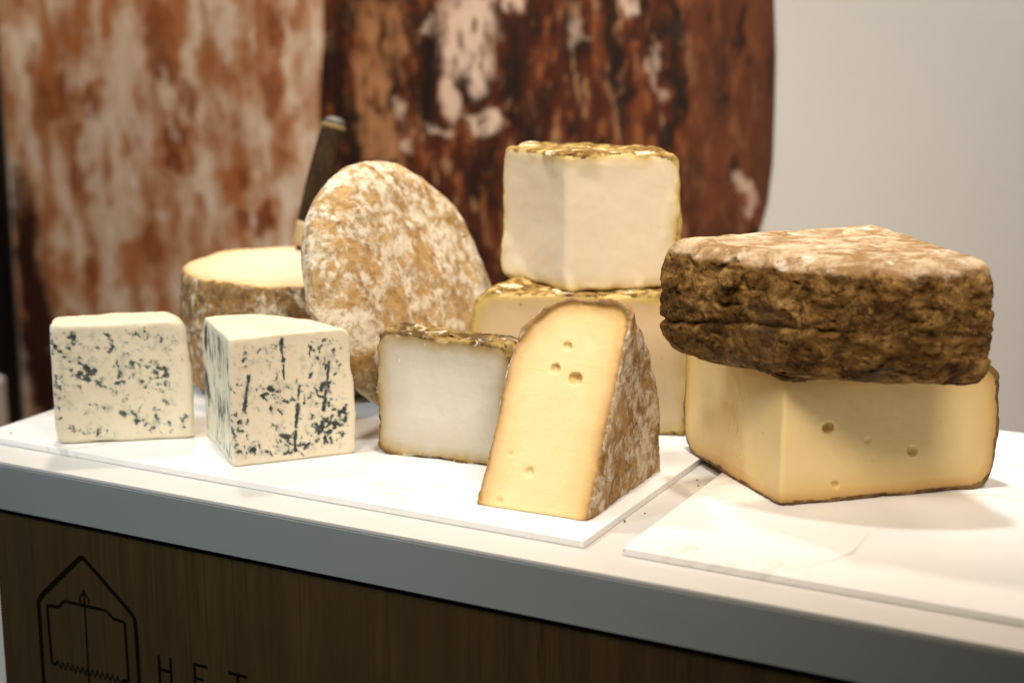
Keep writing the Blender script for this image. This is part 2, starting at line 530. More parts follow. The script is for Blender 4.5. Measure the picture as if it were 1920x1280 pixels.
m = M('white_cheese_rind', 0.9, 0.1)
med = m.noise(58, 8, 0.65, 0.8)
fine = m.noise(230, 7, 0.65, 0.3)
c = m.ramp(m.noise(34, 6, 0.6, 0.4, off=(2, 3, 1)), [(0.32, (0.05, 0.028, 0.010)), (0.48, (0.13, 0.075, 0.024)), (0.60, (0.30, 0.20, 0.065)), (0.75, (0.42, 0.32, 0.12))])
c = m.mix(m.math('MULTIPLY', m.step(0.54, 0.64, med), 0.85), c, (0.62, 0.53, 0.36))
c = m.mix(m.math('MULTIPLY', m.step(0.56, 0.66, m.noise(85, 7, 0.65, off=(6, 0, 4))), 0.85), c, (0.06, 0.033, 0.012))
m.color(c)
m.bump(m.math('ADD', med, m.math('MULTIPLY', fine, 0.5)), 0.0025, 1.0)
WHITERIND = m.mat

m = M('cream_soft_rind', 0.88, 0.1)
c = m.mix(m.noise(45, 6, 0.6), (0.42, 0.28, 0.075), (0.60, 0.46, 0.19))
c = m.mix(m.step(0.44, 0.70, m.math('ADD', m.math('MULTIPLY', m.attr('top'), 0.13), m.noise(48, 8, 0.65, 0.8, off=(2, 8, 1)))), c, m.ramp(m.noise(120, 8, 0.7), [(0.35, (0.045, 0.022, 0.006)), (0.52, (0.17, 0.09, 0.022)), (0.68, (0.40, 0.26, 0.08))]))
c = m.mix(m.step(0.585, 0.66, m.noise(48, 7, 0.6, 0.5, off=(8, 1, 2))), c, (0.72, 0.62, 0.42))
m.color(c)
m.bump(m.math('ADD', m.noise(70, 8, 0.65), m.math('MULTIPLY', m.noise(220, 6), 0.4)), 0.0022, 0.9)
SOFTRIND = m.mat

# ================================================================== the setting
wall_m = M('grey_wall', 0.85, 0.2)
pl = wall_m.noise(140, 6, 0.6)
wall_m.color(wall_m.mix(wall_m.noise(3, 4), (0.50, 0.48, 0.445), (0.55, 0.53, 0.495)))
wall_m.bump(pl, 0.0006, 0.5)
WALLM = wall_m.mat
floor_m = plain('hall_floor', (0.05, 0.045, 0.04), 0.6)
dark_m = plain('dark_hall_wall', (0.03, 0.03, 0.03), 0.8)
tag(box('floor', (-4.5, -2.0, -1.05), (2.5, 4.2, -0.95), floor_m), kind='structure')
wl = tag(empty('wall', (0, 2.11, -0.95)), kind='structure')
box('wall_panel', (-2.10, 0.0, 0.001), (2.0, 0.1, 1.3333), WALLM, wl)
box('wall_panel', (-2.10, 0.0, 1.33338), (2.0, 0.1, 2.2), WALLM, wl)
tag(box('hall_wall', (-4.4, 4.0, -0.95), (2.4, 4.1, 2.2), dark_m), kind='structure')

# ---- printed mural on the wall: two photographic cheese prints, contour cut
BROWN = [(-1.922, 0.341, 0.0679, 0.0938, 0.55), (-1.965, 0.235, 0.0523, 0.0528, 0.8), (-1.896, 0.229, 0.0228, 0.0349, 0.8), (-1.92, 0.14, 0.0405, 0.0621, 0.7), (-1.918, 0.096, 0.0348, 0.0358, 0.8), (-2.012, 0.171, 0.0357, 0.0538, 0.6), (-2.046, 0.124, 0.0242, 0.0545, 0.5), (-1.744, 0.344, 0.0428, 0.0498, 0.75), (-1.726, 0.286, 0.0374, 0.0335, 0.8), (-1.691, 0.237, 0.0213, 0.0252, 0.7), (-1.596, 0.36, 0.0204, 0.0283, 0.8), (-1.614, 0.306, 0.041, 0.0409, 0.5), (-1.516, 0.349, 0.0178, 0.0479, 0.8), (-1.525, 0.26, 0.025, 0.0406, 0.7), (-1.721, 0.181, 0.027, 0.0299, 0.9), (-1.719, 0.138, 0.027, 0.0301, 1.0), (-1.636, 0.181, 0.0262, 0.0337, 0.6), (-1.598, 0.111, 0.026, 0.0339, 0.8), (-1.559, 0.05, 0.0411, 0.0213, 0.9), (-1.538, 0.06, 0.0205, 0.0212, 1.0), (-1.514, 0.154, 0.0201, 0.0331, 0.6), (-1.777, -0.01, 0.0335, 0.0534, 0.7), (-1.905, -0.048, 0.0176, 0.0367, 0.8), (-1.805, -0.094, 0.0171, 0.0364, 0.5), (-1.763, -0.144, 0.056, 0.0546, 0.4), (-1.457, 0.226, 0.039, 0.0122, 0.5), (-1.467, 0.35, 0.0097, 0.0474, 0.4)]
LIGHT = [(-1.827, 0.24, 0.0444, 0.1025, 0.8), (-1.865, 0.027, 0.0458, 0.0717, 0.8), (-1.798, 0.181, 0.0442, 0.0518, 0.7), (-1.927, 0.272, 0.023, 0.0218, 0.6), (-2.004, 0.322, 0.0176, 0.0262, 0.6), (-1.563, 0.201, 0.0305, 0.0331, 0.5), (-1.449, 0.303, 0.0146, 0.0792, 0.5), (-1.663, 0.077, 0.0531, 0.0345, 0.5), (-1.8, 0.318, 0.0328, 0.0673, 0.7)]
MAROON = [(-2.054, -0.042, 0.0319, 0.1118, 1.0), (-2.046, -0.155, 0.0419, 0.1232, 1.0), (-2.037, -0.269, 0.0446, 0.0871, 1.0), (-2.072, 0.031, 0.0172, 0.0832, 0.8)]
TAN = [(-1.334, 0.353, 0.024, 0.0463, 0.9), (-1.345, 0.259, 0.0299, 0.0706, 1.0), (-1.332, 0.196, 0.0356, 0.0397, 0.9), (-1.295, 0.338, 0.0146, 0.0461, 0.7), (-1.371, 0.375, 0.0169, 0.0232, 0.5), (-1.301, 0.384, 0.0164, 0.0229, 0.7)]
PINK = [(-1.18, 0.363, 0.04, 0.0411, 1.0), (-1.198, 0.318, 0.0247, 0.0273, 1.0), (-1.154, 0.304, 0.0191, 0.0347, 1.0), (-1.208, 0.256, 0.0143, 0.0307, 0.9), (-1.155, 0.224, 0.0262, 0.0084, 1.0), (-1.129, 0.236, 0.0173, 0.0099, 1.0), (-1.226, 0.209, 0.0225, 0.007, 0.9), (-1.294, 0.237, 0.0092, 0.0173, 0.8), (-1.286, 0.19, 0.0074, 0.0158, 0.7), (-1.171, 0.401, 0.0311, 0.0163, 1.0), (-1.111, 0.394, 0.0119, 0.0103, 0.9), (-0.923, 0.397, 0.0142, 0.0184, 0.9), (-1.007, 0.359, 0.0098, 0.0218, 0.5), (-0.755, 0.164, 0.012, 0.0186, 0.6), (-0.746, 0.139, 0.0113, 0.0144, 0.5), (-0.89, 0.305, 0.0078, 0.0286, 0.5), (-1.242, 0.355, 0.0107, 0.0122, 0.7)]
BLACK = [(-0.954, 0.368, 0.0072, 0.0429, 1.0), (-0.949, 0.317, 0.0104, 0.0433, 1.0), (-0.936, 0.259, 0.0088, 0.04, 1.0), (-0.864, 0.362, 0.01, 0.0631, 1.0), (-0.862, 0.277, 0.0109, 0.0429, 1.0), (-0.864, 0.226, 0.007, 0.0433, 1.0), (-1.41, 0.328, 0.0153, 0.0393, 0.8), (-1.385, 0.375, 0.0151, 0.0233, 0.8), (-1.416, 0.28, 0.0154, 0.0239, 0.8), (-1.243, 0.286, 0.0144, 0.1069, 0.7), (-1.269, 0.369, 0.018, 0.0228, 0.7), (-1.09, 0.328, 0.0253, 0.0664, 0.6), (-1.38, 0.193, 0.0172, 0.0481, 0.9), (-1.103, 0.357, 0.0119, 0.0295, 0.7), (-1.068, 0.216, 0.017, 0.0452, 0.6), (-1.303, 0.284, 0.0092, 0.0466, 0.8), (-0.79, 0.322, 0.0105, 0.0834, 0.4), (-0.824, 0.17, 0.0124, 0.0578, 0.5)]

def blobs(X, Z, lst, soft=0.45):
    P = np.stack([X, np.zeros_like(X), Z], 1)
    wx = fbm(P, 38, 4, 3) * 0.016 + fbm(P, 12, 2, 5) * 0.012
    wz = fbm(P, 26, 4, 4) * 0.026
    out = np.zeros(len(X))
    for bx_, bz, rx, rz, s in lst:
        q = np.sqrt(((X + wx - bx_) / rx) ** 2 + ((Z + wz - bz) / rz) ** 2)
        out = np.maximum(out, s * sstep(1.0 + soft, 1.0 - soft, q))
    return out

def lerp(a, b, t): return a + (b - a) * t[:, None]

def print_sheet(name, xl, xr, z0, z1, nx, nz, colour):
    s, t = np.meshgrid(np.linspace(0, 1, nx), np.linspace(0, 1, nz), indexing='ij')
    Z = z0 + (z1 - z0) * t
    L, R_ = xl(Z), xr(Z)
    X = L + (R_ - L) * s
    V = np.stack([X.ravel(), np.zeros(X.size), Z.ravel()], 1)
    i = np.arange(nx * nz).reshape(nx, nz)
    F = np.stack([i[:-1, :-1].ravel(), i[1:, :-1].ravel(), i[1:, 1:].ravel(), i[:-1, 1:].ravel()], 1)
    return np_mesh(name, V, F, {'ink': colour(X.ravel(), Z.ravel())})

def ink_pale(X, Z):
    P = np.stack([X, 0 * X, Z], 1)
    a = fbm(P, (22, 1, 10), 5, 1)
    b = fbm(P, (60, 1, 26), 4, 2)
    c = np.tile(np.array([0.52, 0.31, 0.18]), (len(X), 1))
    f = fbm(P, (32, 1, 15), 5, 8)
    c = lerp(c, np.array([0.70, 0.54, 0.41]), sstep(-0.1, 0.35, a))
    c = lerp(c, np.array([0.33, 0.105, 0.03]), 0.8 * sstep(0.05, 0.5, -a + 0.25 * b))
    c = lerp(c, np.array([0.72, 0.58, 0.46]), 0.9 * blobs(X, Z, LIGHT, 0.5))
    br = blobs(X, Z, BROWN, 0.5)
    c = lerp(c, np.array([0.38, 0.14, 0.045]), 0.9 * br)
    c = lerp(c, np.array([0.17, 0.040, 0.011]), 0.9 * sstep(0.4, 0.95, br + 0.5 * f))
    c = lerp(c, np.array([0.30, 0.11, 0.04]), 0.6 * sstep(0.25, 0.6, b))
    c = lerp(c, np.array([0.40, 0.135, 0.042]), 0.85 * sstep(0.1, 0.5, f))
    c = lerp(c, np.array([0.76, 0.64, 0.53]), 0.6 * sstep(0.2, 0.6, -f + 0.3 * a))
    c = lerp(c, np.array([0.035, 0.010, 0.006]), blobs(X, Z, MAROON, 0.4))
    return c

def ink_dark(X, Z):
    P = np.stack([X, 0 * X, Z], 1)
    a = fbm(P, (26, 1, 9), 5, 6)
    b = fbm(P, (70, 1, 30), 4, 7)
    c = np.tile(np.array([0.060, 0.013, 0.004]), (len(X), 1))
    c = lerp(c, np.array([0.130, 0.034, 0.010]), sstep(0.0, 0.5, a))
    c = lerp(c, np.array([0.016, 0.006, 0.003]), sstep(0.02, 0.5, -a + 0.4 * b))
    c = lerp(c, np.array([0.27, 0.09, 0.03]), 0.6 * sstep(0.20, 0.5, b + 0.2 * a))
    r = sstep(-0.86, -0.82, X)
    c = lerp(c, np.array([0.10, 0.030, 0.011]), 0.65 * r)
    f = fbm(P, (46, 1, 17), 4, 9)
    c = lerp(c, np.array([0.46, 0.26, 0.13]), 0.45 * sstep(0.28, 0.6, f) * (1 - 0.8 * r))
    c = lerp(c, np.array([0.010, 0.005, 0.003]), 0.8 * sstep(0.15, 0.5, -f))
    c = lerp(c, np.array([0.40, 0.19, 0.08]), 0.85 * blobs(X, Z, TAN, 0.55) * sstep(-0.6, 0.1, b))
    c = lerp(c, np.array([0.011, 0.006, 0.004]), 0.92 * blobs(X, Z, BLACK, 0.45))
    c = lerp(c, np.array([0.64, 0.47, 0.35]), 0.92 * blobs(X, Z, PINK, 0.42) * sstep(-0.75, 0.05, b))
    c = lerp(c, np.array([0.06, 0.02, 0.01]), 0.8 * sstep(-0.745, -0.715, X - 0.006 * np.sin(Z * 25)))
    return c

m = M('printed_photo_vinyl', 0.55, 0.3)
m.color(m.attr('ink', True))
INK = m.mat
mural = tag(empty('wall_mural', (0, 2.1085, 0)), 'large wall print of two reddish brown cheeses behind the counter', 'mural')
zz = np.array([-0.6, -0.1, 0.018, 0.058, 0.097, 0.141, 0.198, 0.268, 0.338, 0.406, 0.447, 0.75])
xx = np.array([-0.95, -0.87, -0.789, -0.751, -0.731, -0.720, -0.715, -0.715, -0.716, -0.721, -0.723, -0.735])
midx = lambda Z: -1.433 + 0.006 * np.sin(Z * 21) + 0.0 * Z
o = link('pale_cheese_print', print_sheet('pale_cheese_print', lambda Z: -2.085 + 0 * Z, midx, -0.6, 0.75, 270, 440, ink_pale), INK, mural)
o['label'] = 'pale pink cheese with rusty blotches, left half of the print'
o = link('dark_cheese_print', print_sheet('dark_cheese_print', midx, lambda Z: np.interp(Z, zz, xx), -0.6, 0.75, 290, 440, ink_dark), INK, mural)
o['label'] = 'dark red-brown cheese with black streaks, right half of the print'

BLACKP = plain('black_paint', (0.006, 0.006, 0.007), 0.5)
tag(box('post', (-2.124, 2.035, -0.948), (-2.083, 2.100, 0.75), BLACKP, None, 0.003), 'black upright post at the left end of the wall print', 'post')
tag(box('pedestal', (-2.42, 1.90, -0.948), (-2.035, 2.02, -0.235), plain('white_box_paint', (0.72, 0.70, 0.67), 0.6), None, 0.006), 'white box standing behind the left end of the counter', 'box')

# ---- counter
ctr = tag(empty('display_counter', (0, 0, -0.95)), 'white topped display counter with grey edge and dark wood front', 'counter')
CZ = 0.95
CL, CR, CF, CB = -1.20, 0.42, 1.0905, 1.634
box('counter_top', (CL, CF + 0.0005, CZ - 0.0035), (CR, CB, CZ), LAMINATE, ctr, 0.0006)
box('fascia', (CL + 0.0005, CF, CZ - 0.0475), (CR - 0.0005, CF + 0.012, CZ - 0.0038), FASCIA, ctr, 0.0008)
box('core_board', (CL + 0.0015, CF + 0.0125, CZ - 0.0472), (CR - 0.0015, CB - 0.002, CZ - 0.0038), FASCIA, ctr)
xs = [-1.1305, -0.979, -0.813, -0.693, -0.577, -0.452, -0.330, -0.190, -0.060, 0.08, 0.22, 0.37]
for a, b in zip(xs[:-1], xs[1:]):
    box('plank', (a + 0.00006, 1.0940, 0.02), (b - 0.00006, 1.1120, CZ - 0.0477), OAK, ctr)
box('end_panel', (-1.1550, 1.0945, 0.0), (-1.1312, CB - 0.02, CZ - 0.0477), LAMINATE, ctr, 0.001)
box('end_panel', (0.3715, 1.0945, 0.0), (0.392, CB - 0.02, CZ - 0.0477), LAMINATE, ctr, 0.001)
box('back_panel', (-1.140, CB - 0.05, 0.0), (0.37, CB - 0.03, CZ - 0.0477), OAK, ctr)

def chaikin(pts, n=2):
    for _ in range(n):
        q = [pts[0]]
        for a, b in zip(pts[:-1], pts[1:]):
            q += [(a[0] * .75 + b[0] * .25, a[1] * .75 + b[1] * .25), (a[0] * .25 + b[0] * .75, a[1] * .25 + b[1] * .75)]
        pts = q + [pts[-1]]
    return pts

def stroke(name, paths, widths, yy=1.0934, parent=None):
    """flat lettering strokes on the plank faces, in the counter's own X/Z"""
    bm = bmesh.new()
    for pts, w in zip(paths, widths):
        P = [Vector((a * 0.9904, 0.0044 + b * 0.9904)) for a, b in pts]
        L, R_ = [], []
        for i, p in enumerate(P):
            d0 = (p - P[i - 1]).normalized() if i else None
            d1 = (P[i + 1] - p).normalized() if i < len(P) - 1 else None
            if d0 is None: n = Vector((-d1.y, d1.x)); k = 1
            elif d1 is None: n = Vector((-d0.y, d0.x)); k = 1
            else:
                n = (Vector((-d0.y, d0.x)) + Vector((-d1.y, d1.x)))
                if n.length < 1e-4: n = Vector((-d0.y, d0.x))
                n.normalize(); k = min(2.0, 1 / max(0.3, n.dot(Vector((-d0.y, d0.x)))))
            L.append(p + n * w / 2 * k); R_.append(p - n * w / 2 * k)
        vl = [bm.verts.new((q.x, yy, q.y + CZ)) for q in L]
        vr = [bm.verts.new((q.x, yy, q.y + CZ)) for q in R_]
        for i in range(len(P) - 1):
            bm.faces.new((vr[i], vr[i + 1], vl[i + 1], vl[i]))
    bmesh.ops.recalc_face_normals(bm, faces=bm.faces[:])
    me = bpy.data.meshes.new(name); bm.to_mesh(me); bm.free()
    return link(name, me, PRINT, parent or ctr)

stroke('house_outline', [chaikin([(-1.0935, -0.36), (-1.0918, -0.20), (-1.0917, -0.15), (-1.0915, -0.1375), (-1.083, -0.1287)], 2)[:-1] + chaikin([(-1.083, -0.1287), (-1.040, -0.0897), (-1.0334, -0.084), (-1.028, -0.0885), (-0.980, -0.1275)], 2) + chaikin([(-0.980, -0.1275), (-0.9735, -0.134), (-0.9727, -0.146), (-0.9722, -0.20), (-0.9715, -0.36)], 2)[1:]], [0.0042])
trap = stroke('trap_frame', [[(-1.0748, -0.2005), (-1.0785, -0.2003), (-1.0798, -0.1985), (-1.0809, -0.1430), (-1.0800, -0.1412), (-1.0678, -0.1404), (-1.0655, -0.1395), (-1.0600, -0.1340), (-1.0580, -0.1331), (-1.0339, -0.1329), (-1.0085, -0.1329), (-1.0065, -0.1340), (-0.9990, -0.1395), (-0.9870, -0.1402), (-0.9858, -0.1412), (-0.9849, -0.1975), (-0.9862, -0.1992), (-0.9921, -0.1997)]], [0.0026])
zg = []
N = 27
for i in range(N + 1):
    x = -1.0748 + (1.0748 - 0.9921) * i / N
    zg.append((x, -0.2001 + (0.0036 if i % 2 else -0.0036) * (0 < i < N)))
stroke('spring', [zg], [0.0013], 1.0933, trap)
stroke('arrow', [[(-1.0334, -0.1168), (-1.0341, -0.2229), (-1.0342, -0.26)], chaikin([(-1.0388, -0.1305), (-1.0385, -0.1245), (-1.0345, -0.1205), (-1.0334, -0.1175)], 2), chaikin([(-1.0281, -0.1300), (-1.0284, -0.1245), (-1.0324, -0.1205), (-1.0334, -0.1175)], 2)], [0.0014, 0.0013, 0.0013], 1.0932, trap)
stroke('letter', [[(-0.9474, -0.1652), (-0.9474, -0.1965)], [(-0.9337, -0.1652), (-0.9337, -0.1965)], [(-0.9462, -0.1788), (-0.9349, -0.1788)]], [0.0024] * 3)
stroke('letter', [[(-0.9062, -0.1643), (-0.9062, -0.1965)], [(-0.9050, -0.1655), (-0.8915, -0.1655)], [(-0.9050, -0.1790), (-0.8965, -0.1790)], [(-0.9050, -0.1953), (-0.8915, -0.1953)]], [0.0024] * 4)
stroke('letter', [[(-0.8680, -0.1656), (-0.8472, -0.1656)], [(-0.8576, -0.1668), (-0.8576, -0.1965)]], [0.0024] * 2)

# ---- marble slabs
ZS = 0.0065
tag(box('marble_slab', (-1.1815, 1.1330, 0.0002), (-0.5300, 1.600, ZS), MARBLE, None, 0.0007, 2), 'long white marble slab under the blue cheeses and the leaning wedge', 'slab', 'marble slabs on the counter')
tag(box('marble_slab', (-0.4965, 1.1330, 0.0002), (0.30, 1.600, ZS), MARBLE, None, 0.0007, 2), 'white marble slab at the right under the dark stacked quarter wheels', 'slab', 'marble slabs on the counter')

# ================================================================== cheeses
# ---- blue cheese wedges
def blue_cheese(label, loc, az, alpha, Rr, H, spots, streaks, seed, h=0.001, dark=1.0, k_rim=0.0035, boff=0.0):
    root = tag(empty('blue_cheese', loc, rad(az)), label, 'cheese', 'blue cheese wedges')
    al = rad(alpha)
    def base(x, y, z):
        dA, dB = sector(x, y, al)
        dB = dB - boff
        r = np.sqrt(x * x + y * y)
        zc = np.maximum(z - H, -z)
        rim = r - (Rr + 0.002 * np.sin(z * 40))
        skin = smax(rim, z - H, 0.014)
        skin = smax(skin, -z, 0.004)
        d = smax(smax(skin, dA, k_rim), dB, 0.0035)
        d = smax(d, -x, 0.007) if boff else smax(d, smax(dA, dB, 0.004), 0.002)
        return d, -skin
    sp = [(np.array([u, 0.0, w]), s) for u, w, s in spots]
    cb, sb = math.cos(al), math.sin(al)
    def vein(P, rd):
        Q = P + 0.0022 * np.stack([fbm(P, 60, 2, seed + 11), 0 * rd, fbm(P, 60, 2, seed + 12)], 1)
        n = 1.0 * fbm(Q, (180, 180, 180), 4, seed + 1, 0.62) + 0.55 * fbm(P, 36, 2, seed + 2)
        bonus = np.zeros(len(P), np.float32)
        for c, s in sp:
            q = P - c
            bonus += 0.22 * np.exp(-(q[:, 0] ** 2 + (q[:, 2] * 1.35) ** 2 + q[:, 1] ** 2 * 0.3) / (2 * (s * 0.0056) ** 2))
        if alpha > 60:
            onb = sstep(0.004, 0.0005, np.abs(P[:, 0] * sb - P[:, 1] * cb)) * (np.hypot(P[:, 0], P[:, 1]) > 0.006)
            n = n * (1 - onb) + onb * (0.95 * fbm(P, (130, 130, 34), 4, seed + 3, 0.6) + 0.5 * fbm(P, 26, 2, seed + 4) + 0.22)
        v = n + bonus
        v -= 0.7 * sstep(0.009, 0.001, rd)
        return v.astype(np.float32)
    def near_streak(P):
        s = np.zeros(len(P), np.float32)
        if not streaks: return s
        rag = 0.55 * fbm(P, 300, 3, seed + 15) + 0.5 * fbm(P, 110, 2, seed + 16)
        for (u0, z0, u1, z1, w) in streaks:
            a = np.array([u0, 0.0006, z0]); b = np.array([u1, 0.0006, z1])
            ab = b - a
            t = np.clip(((P - a) @ ab) / (ab @ ab), 0, 1)
            q = P - (a + t[:, None] * ab)
            s = np.maximum(s, sstep(1.35, 0.45, np.linalg.norm(q, axis=1) / w + rag) * sstep(0.0, 0.12, np.minimum(t, 1 - t) + 0.02))
        return s
    thr = [None]
    def fields(P, rd):
        v = vein(P, rd)
        if thr[0] is None: thr[0] = (np.quantile(v, 0.905), np.quantile(v, 0.99), np.quantile(v, 0.74))
        a, b, c = thr[0]
        st = near_streak(P)
        soft = sstep(c, b, v)
        lf = sstep(0.05, 0.55, fbm(P, 70, 2, seed + 2) * 0.7 + 0.6 * (v - c)) * sstep(0.003, 0.012, rd)
        return np.maximum(dark * sstep(a, b, v), st), np.maximum(np.maximum(0.9 * soft, 0.55 * lf), sstep(0, 1, st))
    def detail(P, d, rd):
        d = d + 0.0007 * fbm(P, 45, 3, seed + 7) + 0.0011 * fbm(P, 18, 2, seed + 8) * sstep(0.02, 0.0, rd)
        d = d + 0.0005 * np.maximum(fbm(P, (150, 150, 150), 3, seed + 9), 0) * sstep(0.008, 0.0, rd)
        v, _ = fields(P, rd)
        return d + 0.0013 * sstep(0.6, 1.0, v)
    lo = (min(-0.012, (Rr + .012) * math.cos(al)) - 0.006, -0.012, -0.01)
    V, F = carve(lo, (Rr + 0.012, Rr * 1.0 + 0.012, H + 0.01), h, base, detail, 0.0045)
    _, rd = base(V[:, 0], V[:, 1], V[:, 2])
    vn, ha = fields(V, rd)
    split_parts(root, V, F, (rd < 0.0022), {'rd': rd, 'vein': vn, 'halo': ha}, BLUE, BLUESKIN)
    return root

b1_sp = [(0.0298, 0.0899, 1.0), (0.037, 0.085, 1.1), (0.0858, 0.0915, .8), (0.0656, 0.0675, 1.3), (0.0808, 0.0721, 1.4), (0.094, 0.078, .9), (0.0287, 0.0691, .9), (0.0408, 0.066, 1.0), (0.05, 0.0535, .8), (0.0118, 0.0412, .8), (0.0292, 0.037, 1.0), (0.1041, 0.0367, 1.0), (0.0178, 0.0182, 1.0), (0.0432, 0.0195, 1.2), (0.0757, 0.0205, 1.1), (0.0929, 0.0153, 1.1), (0.0353, 0.0139, 1.0), (0.0795, 0.0458, 1.0), (0.045, 0.040, .9), (0.062, 0.030, .8)]
blue_cheese('blue cheese wedge with fine scattered veins, at the far left end of the slab', (-1.0895, 1.1390, ZS), 37.83, 9, 0.1285, 0.1175, b1_sp, [], 1, dark=0.85, k_rim=0.006, boff=0.034)
b2_sp = [(0.0322, 0.0681, 1.1), (0.0559, 0.0591, 1.2), (0.0709, 0.0555, 1.0), (0.0404, 0.0456, 1.4), (0.0833, 0.0424, 1.1), (0.0253, 0.1075, .8), (0.0336, 0.105, .9), (0.052, 0.105, 1.1), (0.0124, 0.0925, .7), (0.0437, 0.0714, 1.0), (0.0425, 0.0342, 1.3), (0.013, 0.0425, .8), (0.0932, 0.0285, 1.1), (0.1036, 0.0299, .8), (0.083, 0.0297, 1.1), (0.0705, 0.0413, 1.0), (0.0422, 0.026, 1.0), (0.0315, 0.012, .7), (0.022, 0.055, .8), (0.048, 0.050, 1.2), (0.006, 0.033, .9), (0.092, 0.068, 1.0)]
b2_st = [(0.0488, 0.1185, 0.0502, 0.0930, 0.0021), (0.0502, 0.093, 0.0505, 0.077, 0.0011), (0.0186, 0.0868, 0.0118, 0.0500, 0.0019), (0.0938, 0.0925, 0.0902, 0.066, 0.0016), (0.0902, 0.066, 0.0866, 0.0430, 0.0019), (0.0649, 0.0720, 0.0630, 0.056, 0.0012), (0.0630, 0.056, 0.0600, 0.030, 0.0018), (0.0600, 0.030, 0.0582, 0.007, 0.0013)]
blue_cheese('blue cheese wedge with dark upright streaks and its corner towards the viewer', (-0.8961, 1.1593, ZS), 50.54, 89.5, 0.1165, 0.1205, b2_sp, b2_st, 2)

# ---- shared shape of a piece cut as a circle sector
def wheel_sector(name, label, cat, loc, az, alpha, Rr, H, h, paste_mat, rind_mat, detail, bulge=0.006, k_top=0.02, k_bot=0.012, k_cut=0.0035, band=0.006, rfun=None, rind_t=0.0022, rind_noise=0.0012, rind_freq=45, seed=0, group=None, extra=None):
    root = tag(empty(name, loc, rad(az)), label, cat, group)
    al = rad(alpha)
    def base(x, y, z):
        dA, dB = sector(x, y, al)
        r = np.sqrt(x * x + y * y)
        t = np.clip(z / H * 2 - 1, -1.2, 1.2)
        rr = Rr + (rfun(np.arctan2(y, x)) if rfun else 0.0)
        skin = smax(smax(r - (rr + bulge * (1 - t * t)), z - H, k_top), -z, k_bot)
        if al > math.pi - 0.01:
            d = smax(skin, dA, k_cut)
        else:
            d = smax(skin, smax(dA, dB, k_cut * 1.2), k_cut)
        return d, -skin
    x0 = min(-0.015, (Rr + bulge + 0.012) * math.cos(al)) - 0.004
    V, F = carve((x0, -0.018, -0.012), (Rr + bulge + 0.018, Rr + bulge + 0.018, H + 0.016), h, base, detail, band)
    _, rd = base(V[:, 0], V[:, 1], V[:, 2])
    at = {'rd': rd, 'top': sstep(H - 0.020, H - 0.001, V[:, 2])}
    if extra: at.update(extra(V, rd))
    split_parts(root, V, F, rd + rind_noise * fbm(V, rind_freq, 4, seed + 5) < rind_t, at, paste_mat, rind_mat)
    return root

def pit(P, d, c, r, wob=0.0):
    """carve a round eye: sphere subtracted from the body"""
    q = P - np.array(c)
    return smax(d, r + wob - np.linalg.norm(q, axis=1), 0.0007)

# lower right amber quarter wheel
def det_lower(P, d, rd):
    e = sstep(0.010, 0.0, rd)
    d = d + 0.0005 * fbm(P, 30, 3, 31) + e * (0.0016 * fbm(P, 28, 3, 32) + 0.0007 * fbm(P, 130, 3, 33))
    wob = 0.0008 * fbm(P, 140, 2, 78)
    for u, z, r, dep in ((0.0417, 0.0668, 0.0054, -0.35), (0.0791, 0.0527, 0.0048, 0.68), (0.1221, 0.0398, 0.0050, 0.12), (0.0511, 0.0155, 0.0040, 0.2), (0.147, 0.0651, 0.0014, 0.1), (0.0866, 0.0345, 0.004, 0.8)):
        d = pit(P, d, (u, -r * dep, z), r, wob)
    # dimple and hairline cracks on the shaded left cut
    cb, sb = math.cos(rad(96)), math.sin(rad(96))
    for u, z, r, dep in ((0.0327, 0.0545, 0.005, 0.75),):
        d = pit(P, d, (u * cb - r * dep * sb, u * sb + r * dep * cb, z), r)
    s = np.hypot(P[:, 0], P[:, 1])
    onB = sstep(0.004, 0.001, np.abs(P[:, 0] * sb - P[:, 1] * cb))
    crack = sstep(0.035, 0.0, np.abs(fbm(P, (55, 55, 26), 3, 36))) * sstep(0.03, 0.012, np.abs(s - 0.075)) * sstep(0.035, 0.015, np.abs(P[:, 2] - 0.05))
    return d + 0.0011 * crack * onB
wheel_sector('amber_cheese', 'amber quarter wheel with round eyes, under the dark rind quarter wheel', 'cheese', (-0.4189, 1.2859, ZS), 42.83, 96, 0.1885, 0.1135, 0.0013, AMBER, THINRIND, det_lower, 0.004, 0.022, 0.020, 0.003, 0.0085, lambda a: 0.0125 - 0.0225 * np.clip(a / rad(96), 0, 1), 0.0044, 0.0024, 40, 3)

